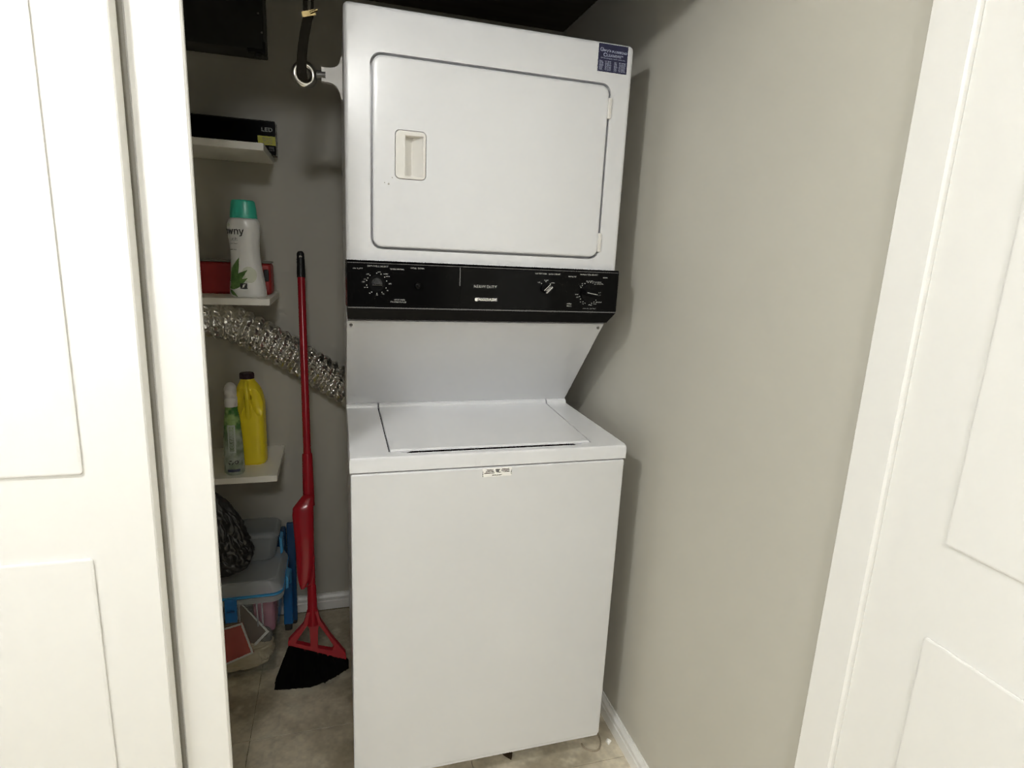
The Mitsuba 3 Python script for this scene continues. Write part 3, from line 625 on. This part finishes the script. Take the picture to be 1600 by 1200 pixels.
arr.append(swrap(ring_, S3 + 0.044, 0.0008, 0.0105)); arr.append(swrap(Polygon([(-0.005, -0.006), (-0.003, -0.006), (0.006, 0.006), (0.004, 0.006)]), S3 + 0.044, 0.0008, 0.0125))
obj('recycling_marks', cat(*arr), 'mat_ink', sbb, smooth=False)
obj('label_band', swrap(sbox(-0.0165, 0.012, 0.0195, 0.021), S3), 'mat_label_navy', sbb, smooth=False)

# ------------------------------------------------------------------ foil dryer duct
pth = smooth_path([(-0.58, 0.845, 1.150), (-0.46, 0.842, 1.158), (-0.370, 0.838, 1.148), (-0.285, 0.835, 1.108), (-0.18, 0.835, 1.045), (-0.06, 0.835, 0.962), (0.03, 0.835, 0.900), (0.10, 0.84, 0.85)], 420)
_, du, dv = frames(pth)
arcl = np.r_[0, np.cumsum(np.linalg.norm(np.diff(pth, axis=0), axis=1))]
nA = 96
aa = np.linspace(0, 2 * np.pi, nA, endpoint=False)
secs = []
pitch = 0.031
crum = np.random.default_rng(3)
for i, (c, uu, ww) in enumerate(zip(pth, du, dv)):
    ph = arcl[i] / pitch - aa / (2 * np.pi)
    tri = 1 - np.abs(2 * (ph - np.floor(ph)) - 1)
    pts = np.stack([np.full(nA, arcl[i] * 55), 6.5 * np.cos(aa) , 6.5 * np.sin(aa)], 1)
    streak = meshkit.noise(pts * [0.55, 3.2, 3.2], 21) - 0.5
    rid = np.abs(meshkit.noise(pts * [0.7, 1.5, 1.5], 5) - 0.5) * 2
    r = 0.0500 + 0.0105 * np.clip(tri * 1.15, 0, 1) ** 0.55 - 0.0060 * (1 - rid) ** 5 * (1 - tri * 0.5) + 0.0030 * (meshkit.noise(pts * 0.9, 9) - 0.5) + 0.0022 * (meshkit.noise(pts * [3.5, 2.6, 2.6], 11) - 0.5) + 0.0075 * streak * (1 - 0.5 * tri)
    secs.append(c + r[:, None] * (np.cos(aa)[:, None] * uu + np.sin(aa)[:, None] * ww))
one('foil_duct', loft(secs, caps=False), 'mat_foil', 'crinkled silver foil dryer duct running behind the broom', 'duct', smooth=20)

# ------------------------------------------------------------------ broom and dustpan
BT, BBm = np.array([-0.1345, 0.800, 1.3860]), np.array([-0.1130, 0.492, 0.2350])
ax = (BT - BBm) / np.linalg.norm(BT - BBm)
def bp(z):
    return BBm + (BT - BBm) * ((z - BBm[2]) / (BT[2] - BBm[2]))
br = thing('broom', 'red broom with a black grip and black bristles leaning beside the washer', 'broom')
obj('handle', tube([bp(z) for z in np.linspace(0.24, 1.325, 12)], 0.0118, 24), 'mat_red', br)
gz = [1.305, 1.308, 1.315, 1.35, 1.380, 1.386, 1.389]
gr_ = tube([bp(z) for z in gz], [0.0125, 0.0133, 0.0133, 0.0125, 0.0118, 0.010, 0.006], 24)
gk = obj('grip', gr_, 'mat_black', br, 'black grip cap')
obj('hang_hole', cyl_y(bp(1.372)[0], 1.372, bp(1.372)[1] - 0.0127, bp(1.372)[1] + 0.0, 0.0045, 20), 'mat_wall', gk)
# socket and the triangular head with two windows
HL, HR = np.array([-0.1860, 0.487, 0.1560]), np.array([-0.0185, 0.487, 0.0830])
def to3(x, z, y=0.487):
    return (x, y, z)
outer = Polygon([(-0.1285, 0.262), (-0.0985, 0.262), (-0.092, 0.232), (-0.060, 0.170), (HR[0] + 0.004, HR[2] + 0.018), (HR[0] + 0.006, HR[2] - 0.002), (HR[0] - 0.006, HR[2] - 0.006), (-0.10, 0.1135), (HL[0] + 0.006, HL[2] - 0.007), (HL[0] - 0.003, HL[2] + 0.003), (HL[0] - 0.001, HL[2] + 0.015), (-0.140, 0.222)]).buffer(0.003).buffer(-0.0015)
w1 = Polygon([(-0.130, 0.217), (-0.1245, 0.205), (-0.1225, 0.1440), (-0.166, 0.1620)]).buffer(-0.001).buffer(0.002)
w2 = Polygon([(-0.0940, 0.212), (-0.0970, 0.195), (-0.0985, 0.1340), (-0.056, 0.1190), (-0.050, 0.132), (-0.074, 0.178)]).buffer(-0.001).buffer(0.002)
hm = trimesh.creation.extrude_polygon(outer.difference(w1).difference(w2), 0.018, engine='earcut')
hm.vertices = np.stack([hm.vertices[:, 0], 0.478 + hm.vertices[:, 2] + 0.10 * (hm.vertices[:, 1] - 0.12) * 0.5, hm.vertices[:, 1]], 1); hm.invert()
obj('head_frame', hm, 'mat_red', br, 'red triangular broom head', smooth=False)
obj('socket', tube([bp(z) for z in (0.215, 0.235, 0.30, 0.335, 0.338)], [0.0165, 0.0160, 0.0142, 0.0135, 0.012], 24), 'mat_red', br)
# bristles: strands fanned from the slanted bar to the floor
rng = np.random.default_rng(8)
strands = []
core = []
nS = 26
for q in np.linspace(0, 1, nS):
    top = HL + (HR - HL) * q
    bot = np.array([-0.236, 0.500, 0.002]) * (1 - q) + np.array([-0.004, 0.470, 0.066]) * q
    bot[2] = 0.002 + 0.064 * max(0, (q - 0.42) / 0.58) ** 1.6
    core.append((top, bot))
cv, cf = [], []
for sgn in (-1, 1):
    for top, bot in core:
        for k, s_ in enumerate(np.linspace(0, 1, 6)):
            p = top * (1 - s_) + bot * s_ + np.array([0, sgn * (0.0095 + 0.012 * s_), 0.0])
            cv.append(p + np.array([0, sgn * 0.0014 * rng.normal(), 0]))
g = lambda s, i, k: s * nS * 6 + i * 6 + k
for i in range(nS - 1):
    for k in range(5):
        for s_ in (0, 1):
            cf += [[g(s_, i, k), g(s_, i + 1, k), g(s_, i + 1, k + 1)], [g(s_, i, k), g(s_, i + 1, k + 1), g(s_, i, k + 1)]]
    for k in (0, 5):
        cf += [[g(0, i, k), g(1, i, k), g(1, i + 1, k)], [g(0, i, k), g(1, i + 1, k), g(0, i + 1, k)]]
for i in (0, nS - 1):
    for k in range(5):
        cf += [[g(0, i, k), g(1, i, k), g(1, i, k + 1)], [g(0, i, k), g(1, i, k + 1), g(0, i, k + 1)]]
corem = trimesh.Trimesh(np.array(cv), np.array(cf), process=False)
for _ in range(700):
    q = rng.random(); yo = rng.uniform(-1, 1)
    i = q * (nS - 1); i0 = min(int(i), nS - 2); f_ = i - i0
    top = core[i0][0] * (1 - f_) + core[i0 + 1][0] * f_; bot = core[i0][1] * (1 - f_) + core[i0 + 1][1] * f_
    top = top + [0, yo * 0.010, 0.0]; bot = bot + [min(rng.normal() * 0.002, max(0, -0.005 - bot[0])), yo * 0.024, -abs(rng.normal()) * 0.0015 if bot[2] > 0.01 else 0]
    d = np.array([0.0011, 0, 0]); e = np.array([0, 0.0011, 0])
    strands.append(trimesh.Trimesh([top - d, top + d, top + e, bot - d, bot + d, bot + e], [[0, 1, 4], [0, 4, 3], [1, 2, 5], [1, 5, 4], [2, 0, 3], [2, 3, 5]], process=False))
bk = obj('bristles', cat(corem, *strands), 'mat_bristle', br, 'black bristles', smooth=False)
labels[bk]['kind'] = 'stuff'

dp = thing('dustpan', 'red plastic dustpan clipped onto the broom handle', 'dustpan')
def dpp(z, off=(0, 0, 0)):
    return bp(z) + np.array(off)
sp_ = [dpp(z) for z in (0.585, 0.60, 0.66, 0.735, 0.7485, 0.750)]
so, si_ = tube(sp_, [0.0178, 0.0178, 0.0170, 0.0163, 0.0155, 0.0140], 24), tube(sp_, 0.0124, 24)
so.update_faces((so.faces < 6 * 24).all(1)); si_.update_faces((si_.faces < 6 * 24).all(1)); si_.invert()
rims = [trimesh.Trimesh(np.vstack([so.vertices[a_:a_ + 24], si_.vertices[a_:a_ + 24]]), [f_ for i in range(24) for f_ in ((i, (i + 1) % 24, 24 + i), ((i + 1) % 24, 24 + (i + 1) % 24, 24 + i))], process=False) for a_ in (0, 120)]
obj('sleeve', cat(so, si_, *rims), 'mat_red', dp)
# the pan seen from its side: a bowed scoop hugging the handle
zs_ = np.linspace(0.338, 0.628, 26)
secs = []
for z in zs_:
    u_ = (z - 0.338) / 0.29
    left = np.interp(u_, [0, 0.04, 0.15, 0.5, 0.80, 0.88, 1.0], [0.032, 0.036, 0.041, 0.044, 0.0495, 0.047, 0.016])
    right = np.interp(u_, [0, 0.1, 0.25, 0.45, 0.8, 1.0], [-0.022, -0.004, 0.0065, 0.0125, 0.0145, 0.0165])
    dep = np.interp(u_, [0, 0.2, 0.6, 0.9, 1.0], [0.006, 0.020, 0.034, 0.032, 0.018])
    c = dpp(z)
    t = np.linspace(0, 2 * np.pi, 36, endpoint=False)
    mid, half = (right - left) / 2, (right + left) / 2
    yy = -0.0125 - dep * 0.5 * (1 - np.sin(t))
    secs.append(np.stack([c[0] + mid + half * np.sign(np.cos(t)) * np.abs(np.cos(t)) ** 0.75, c[1] + yy, np.full(36, z)], 1))
obj('pan', loft(secs), 'mat_red', dp, smooth=50)
obj('lip', tube(smooth_path([dpp(0.342, (-0.030, -0.014, 0)), dpp(0.352, (-0.004, -0.020, 0)), dpp(0.40, (0.008, -0.026, 0)), dpp(0.44, (0.0125, -0.026, 0))], 20), 0.0022, 10), 'mat_red', dp)

# ------------------------------------------------------------------ storage bins
def tub(x0, x1, y0, y1, z0, z1, taper, r, wall_):
    """An open, thin-walled tub; single skin."""
    n = 6
    secs = []
    for z, f_ in ((z0 + 0.0, taper + 0.012), (z0 + 0.004, taper + 0.004), (z0 + 0.012, taper), (z1 - 0.02, 0.002), (z1, 0.0)):
        p = rrect(x0 + f_, x1 - f_, y0 + f_, y1 - f_, r, n).exterior.coords[:-1]
        secs.append([(x, y, z) for x, y in p])
    m = loft(secs)
    top = len(m.vertices) - 1
    m.update_faces(~(m.faces == top).any(1))
    return m
def skirt(x0, x1, y0, y1, z0, z1, r, flare=0.004):
    secs = [[(x, y, z) for x, y in rrect(x0 - f_, x1 + f_, y0 - f_, y1 + f_, r, 6).exterior.coords[:-1]] for z, f_ in ((z0, flare), (z0 + 0.004, flare), (z1 - 0.006, 0.0), (z1 - 0.001, -0.005), (z1, -0.010))]
    m = loft(secs)
    bot = len(m.vertices) - 2
    m.update_faces(~(m.faces == bot).any(1))
    return m
b1 = thing('storage_bin', 'large clear plastic storage bin with blue latches standing on the floor', 'storage bin')
B = (-0.60, -0.2150, 0.530, 0.765)
obj('tub', tub(*B, 0.0015, 0.312, 0.026, 0.03, 0.002), 'mat_clear_plastic', b1, smooth=40)
obj('rim', loft([[(x, y, z) for x, y in rrect(B[0] - f_, B[1] + f_, B[2] - f_, B[3] + f_, 0.034, 6).exterior.coords[:-1]] for z, f_ in ((0.294, 0.0012), (0.294, 0.010), (0.302, 0.013), (0.314, 0.013), (0.316, 0.0012))], caps=False), 'mat_frosted_plastic', b1, smooth=30)
obj('lid_edge', loft([[(x, y, z) for x, y in rrect(B[0] - f_, B[1] + f_, B[2] - f_, B[3] + f_, 0.034, 6).exterior.coords[:-1]] for z, f_ in ((0.3175, 0.004), (0.3175, 0.0135), (0.323, 0.0135), (0.325, 0.004))], caps=False), 'mat_blue_light', b1, smooth=30)
obj('lid', skirt(B[0], B[1], B[2], B[3], 0.326, 0.365, 0.034, 0.012), 'mat_frosted_plastic', b1, smooth=40)
for x0, x1 in ((-0.372, -0.338),):
    k = obj('latch', hullp([(x, y, z) for x in (x0, x1) for y, z in ((B[2] - 0.020, 0.315), (B[2] - 0.014, 0.322), (B[2] - 0.026, 0.248), (B[2] - 0.020, 0.242), (B[2] - 0.012, 0.256))]), 'mat_blue', b1, 'blue snap latch')
    obj('rib', box(x0 + 0.006, x1 - 0.006, B[2] - 0.0275, B[2] - 0.02, 0.282, 0.286), 'mat_blue_dark', k)
obj('latch', hullp([(x, y, z) for y in (0.60, 0.66) for x, z in ((B[1] + 0.016, 0.335), (B[1] + 0.024, 0.325), (B[1] + 0.022, 0.290), (B[1] + 0.014, 0.286))]), 'mat_blue_light', b1)
for x in (-0.283, -0.268):
    obj('rib', hullp([(x + dx, 0.5395 + dy + 0.018 * (1 - (z - 0.03) / 0.24), z) for dx in (-0.0022, 0.0022) for dy in (-0.0075, -0.004) for z in (0.20, 0.288)]), 'mat_frosted_plastic', b1)
b2 = thing('storage_bin', 'smaller smoky plastic bin standing on the lid of the larger bin', 'storage bin')
B2 = (-0.50, -0.2240, 0.640, 0.770)
obj('tub', tub(*B2, 0.366, 0.455, 0.012, 0.025, 0.002), 'mat_smoky_plastic', b2, smooth=40)
obj('lid', skirt(B2[0], B2[1], B2[2], B2[3], 0.456, 0.474, 0.027, 0.004), 'mat_smoky_plastic', b2, smooth=40)
obj('latch', hullp([(x, y, z) for y in (0.67, 0.72) for x, z in ((B2[1] + 0.002, 0.440), (B2[1] + 0.010, 0.435), (B2[1] + 0.012, 0.385), (B2[1] + 0.004, 0.381))]), 'mat_blue_light', b2, 'blue side latch')

# what shows through the front of the large bin
def card(name, corners, m, border, label, catg, t=0.004, rim=0.007):
    """A flat card given by its four corners (counter-clockwise from the front), with a raised white edge."""
    c = np.array(corners, float); nrm = np.cross(c[1] - c[0], c[3] - c[0]); nrm /= np.linalg.norm(nrm)
    k = thing(name, label, catg)
    obj('card', hullp(np.vstack([c, c - nrm * t])), m, k)
    ctr = c.mean(0); bars_ = []
    for i in range(4):
        p, q = c[i], c[(i + 1) % 4]
        pi, qi = p + (ctr - p) / np.linalg.norm(ctr - p) * rim * 1.4, q + (ctr - q) / np.linalg.norm(ctr - q) * rim * 1.4
        bars_.append(hullp([p + nrm * 0.0012, q + nrm * 0.0012, pi + nrm * 0.0012, qi + nrm * 0.0012, p, q, pi, qi]))
    obj('border', cat(*bars_), border, k)
    return k
card('red_card', [(-0.430, 0.556, 0.047), (-0.303, 0.556, 0.093), (-0.334, 0.566, 0.203), (-0.445, 0.566, 0.178)], 'mat_card_red', 'mat_paper', 'dark red card with a white border inside the large clear bin', 'card', rim=0.006)
card('picture_card', [(-0.3500, 0.598, 0.110), (-0.3050, 0.590, 0.092), (-0.2580, 0.596, 0.138), (-0.3500, 0.615, 0.258)], 'mat_card_grey', 'mat_paper', 'grey picture card with a white border behind the red card in the clear bin', 'card', rim=0.007)
one('pink_packet', rbox(-0.312, -0.243, 0.640, 0.735, 0.105, 0.225, 0.012, 12), 'mat_card_pink', 'soft pink packet standing in the right corner of the clear bin', 'packet')
def lump(x0, x1, y0, y1, z0, z1, seed, amp=0.02, sub=4, squash=0.8):
    s_ = trimesh.creation.icosphere(sub)
    v = s_.vertices
    v = np.sign(v) * np.abs(v) ** squash
    n_ = meshkit.fbm(v * 2.1 + seed, 4, seed)
    rg = np.abs(meshkit.noise(v * 4.3 + 7 + seed, seed) - 0.5) * 2
    v = v * (1 + (n_ - 0.5)[:, None] * 2 * amp / 0.1 * 0.5 - 0.10 * ((1 - rg) ** 5)[:, None])
    lo, hi = v.min(0), v.max(0)
    v = (v - lo) / (hi - lo) * (np.array([x1, y1, z1]) - [x0, y0, z0]) + [x0, y0, z0]
    return trimesh.Trimesh(v, s_.faces, process=False)
one('beige_cloth', lump(-0.575, -0.246, 0.5665, 0.738, 0.004, 0.112, 3, 0.03, 4, 0.45), 'mat_cloth', 'crumpled beige cloth on the bottom of the clear bin', 'cloth', smooth=40)
one('grey_sock', lump(-0.302, -0.250, 0.600, 0.640, 0.085, 0.140, 9, 0.03), 'mat_cloth_grey', 'small grey cloth bundle below the picture card in the clear bin', 'cloth', smooth=40)

# black bag on the lid
bg = thing('black_bag', 'crumpled black plastic bag sitting on the bin below the lowest shelf', 'bag')
sph = trimesh.creation.icosphere(5)
v = sph.vertices.copy()
zz_ = (v[:, 2] + 1) / 2
wid = np.interp(zz_, [0, 0.08, 0.3, 0.55, 0.8, 1.0], [0.75, 1.0, 1.0, 0.86, 0.62, 0.42])
rad = np.hypot(v[:, 0], v[:, 1]); rad = np.where(rad < 1e-6, 1, rad)
prof_ = np.clip(np.sqrt(np.maximum(1e-6, 1 - np.abs(v[:, 2]) ** 4)), 0, 1)
dirs = v[:, :2] / rad[:, None]
fold = 0.055 * np.abs(np.sin(np.arctan2(v[:, 1], v[:, 0]) * 5.5 + 3 * zz_)) * zz_
n1 = meshkit.fbm(v * 2.6 + 4, 4, 2) - 0.5
n2 = (1 - np.abs(meshkit.noise(v * 5.5 + 1, 6) - 0.5) * 2) ** 4
rr = wid * prof_ * (1 + 0.30 * n1 - 0.13 * n2 - fold)
px_ = -0.385 + 0.108 * dirs[:, 0] * rr - 0.030 * zz_; py_ = 0.585 + 0.062 * dirs[:, 1] * rr
pz_ = 0.366 + 0.297 * zz_ + 0.008 * (n1)
pz_ = np.clip(pz_, 0.3655, 0.664)
obj('bag_body', trimesh.Trimesh(np.stack([px_, np.clip(py_, 0.5, 0.637), pz_], 1), sph.faces, process=False), 'mat_bag', bg, smooth=35)

# ------------------------------------------------------------------ folded blue step stool behind the bins
ss = thing('step_stool', 'folded blue plastic step stool leaning on the back wall behind the bins', 'step stool')
def leg(x, w, p0, p1, t=0.016, r=0.004):
    p0, p1 = np.array(p0), np.array(p1)
    s_ = Manifold.sphere(r, 10)
    return Manifold.batch_hull([s_.translate([x + sx * (w / 2 - r), p[0] + sy * (t / 2 - r), p[1]]) for p in (p0, p1) for sx in (-1, 1) for sy in (-1, 1)])
for x in (-0.2005, -0.50):
    obj('rear_leg', leg(x, 0.030, (0.840, 0.012), (0.868, 0.395)), 'mat_blue_dark', ss)
    f1 = obj('front_leg', leg(x - 0.0135, 0.032, (0.800, 0.028), (0.818, 0.185)), 'mat_blue', ss)
    obj('hinge', rbox(x - 0.030, x + 0.002, 0.800, 0.826, 0.186, 0.240, 0.006, 12), 'mat_blue_light', ss)
    obj('foot_cap', rbox(x - 0.027, x - 0.001, 0.789, 0.812, 0.0, 0.027, 0.005, 12), 'mat_ink', ss, 'black rubber foot')
    obj('foot_cap', rbox(x - 0.014, x + 0.014, 0.829, 0.851, 0.0, 0.014, 0.004, 12), 'mat_ink', ss)
obj('step', rbox(-0.483, -0.218, 0.846, 0.876, 0.25, 0.385, 0.006, 12), 'mat_blue_dark', ss)

# ------------------------------------------------------------------ small things on the floor
lf = hullp([(0.432 + x, 0.050 + y, z) for x, y in ((-0.020, 0.035), (-0.013, 0.012), (0.0, -0.004), (0.004, -0.008), (0.008, -0.002), (0.014, 0.014), (0.012, 0.032)) for z in (0.0005, 0.0035)])
one('dried_leaf', lf, 'mat_brown_leaf', 'small dark brown dried leaf on the floor under the washer front', 'leaf')
one('paper_scrap', hullp([(0.731, 0.040, 0.0005), (0.749, 0.036, 0.0005), (0.733, 0.024, 0.0005), (0.735, 0.041, 0.010), (0.746, 0.034, 0.007)]), 'mat_paper', 'tiny white scrap on the floor beside the baseboard', 'scrap')
one('cord', tube(smooth_path([(0.655, 0.045, 0.004), (0.668, 0.018, 0.004), (0.690, 0.012, 0.004), (0.710, 0.030, 0.004), (0.718, 0.062, 0.004), (0.715, 0.11, 0.004)], 40), 0.0024, 10), 'mat_cord', 'thin tan cord curling out under the right corner of the washer', 'cord')
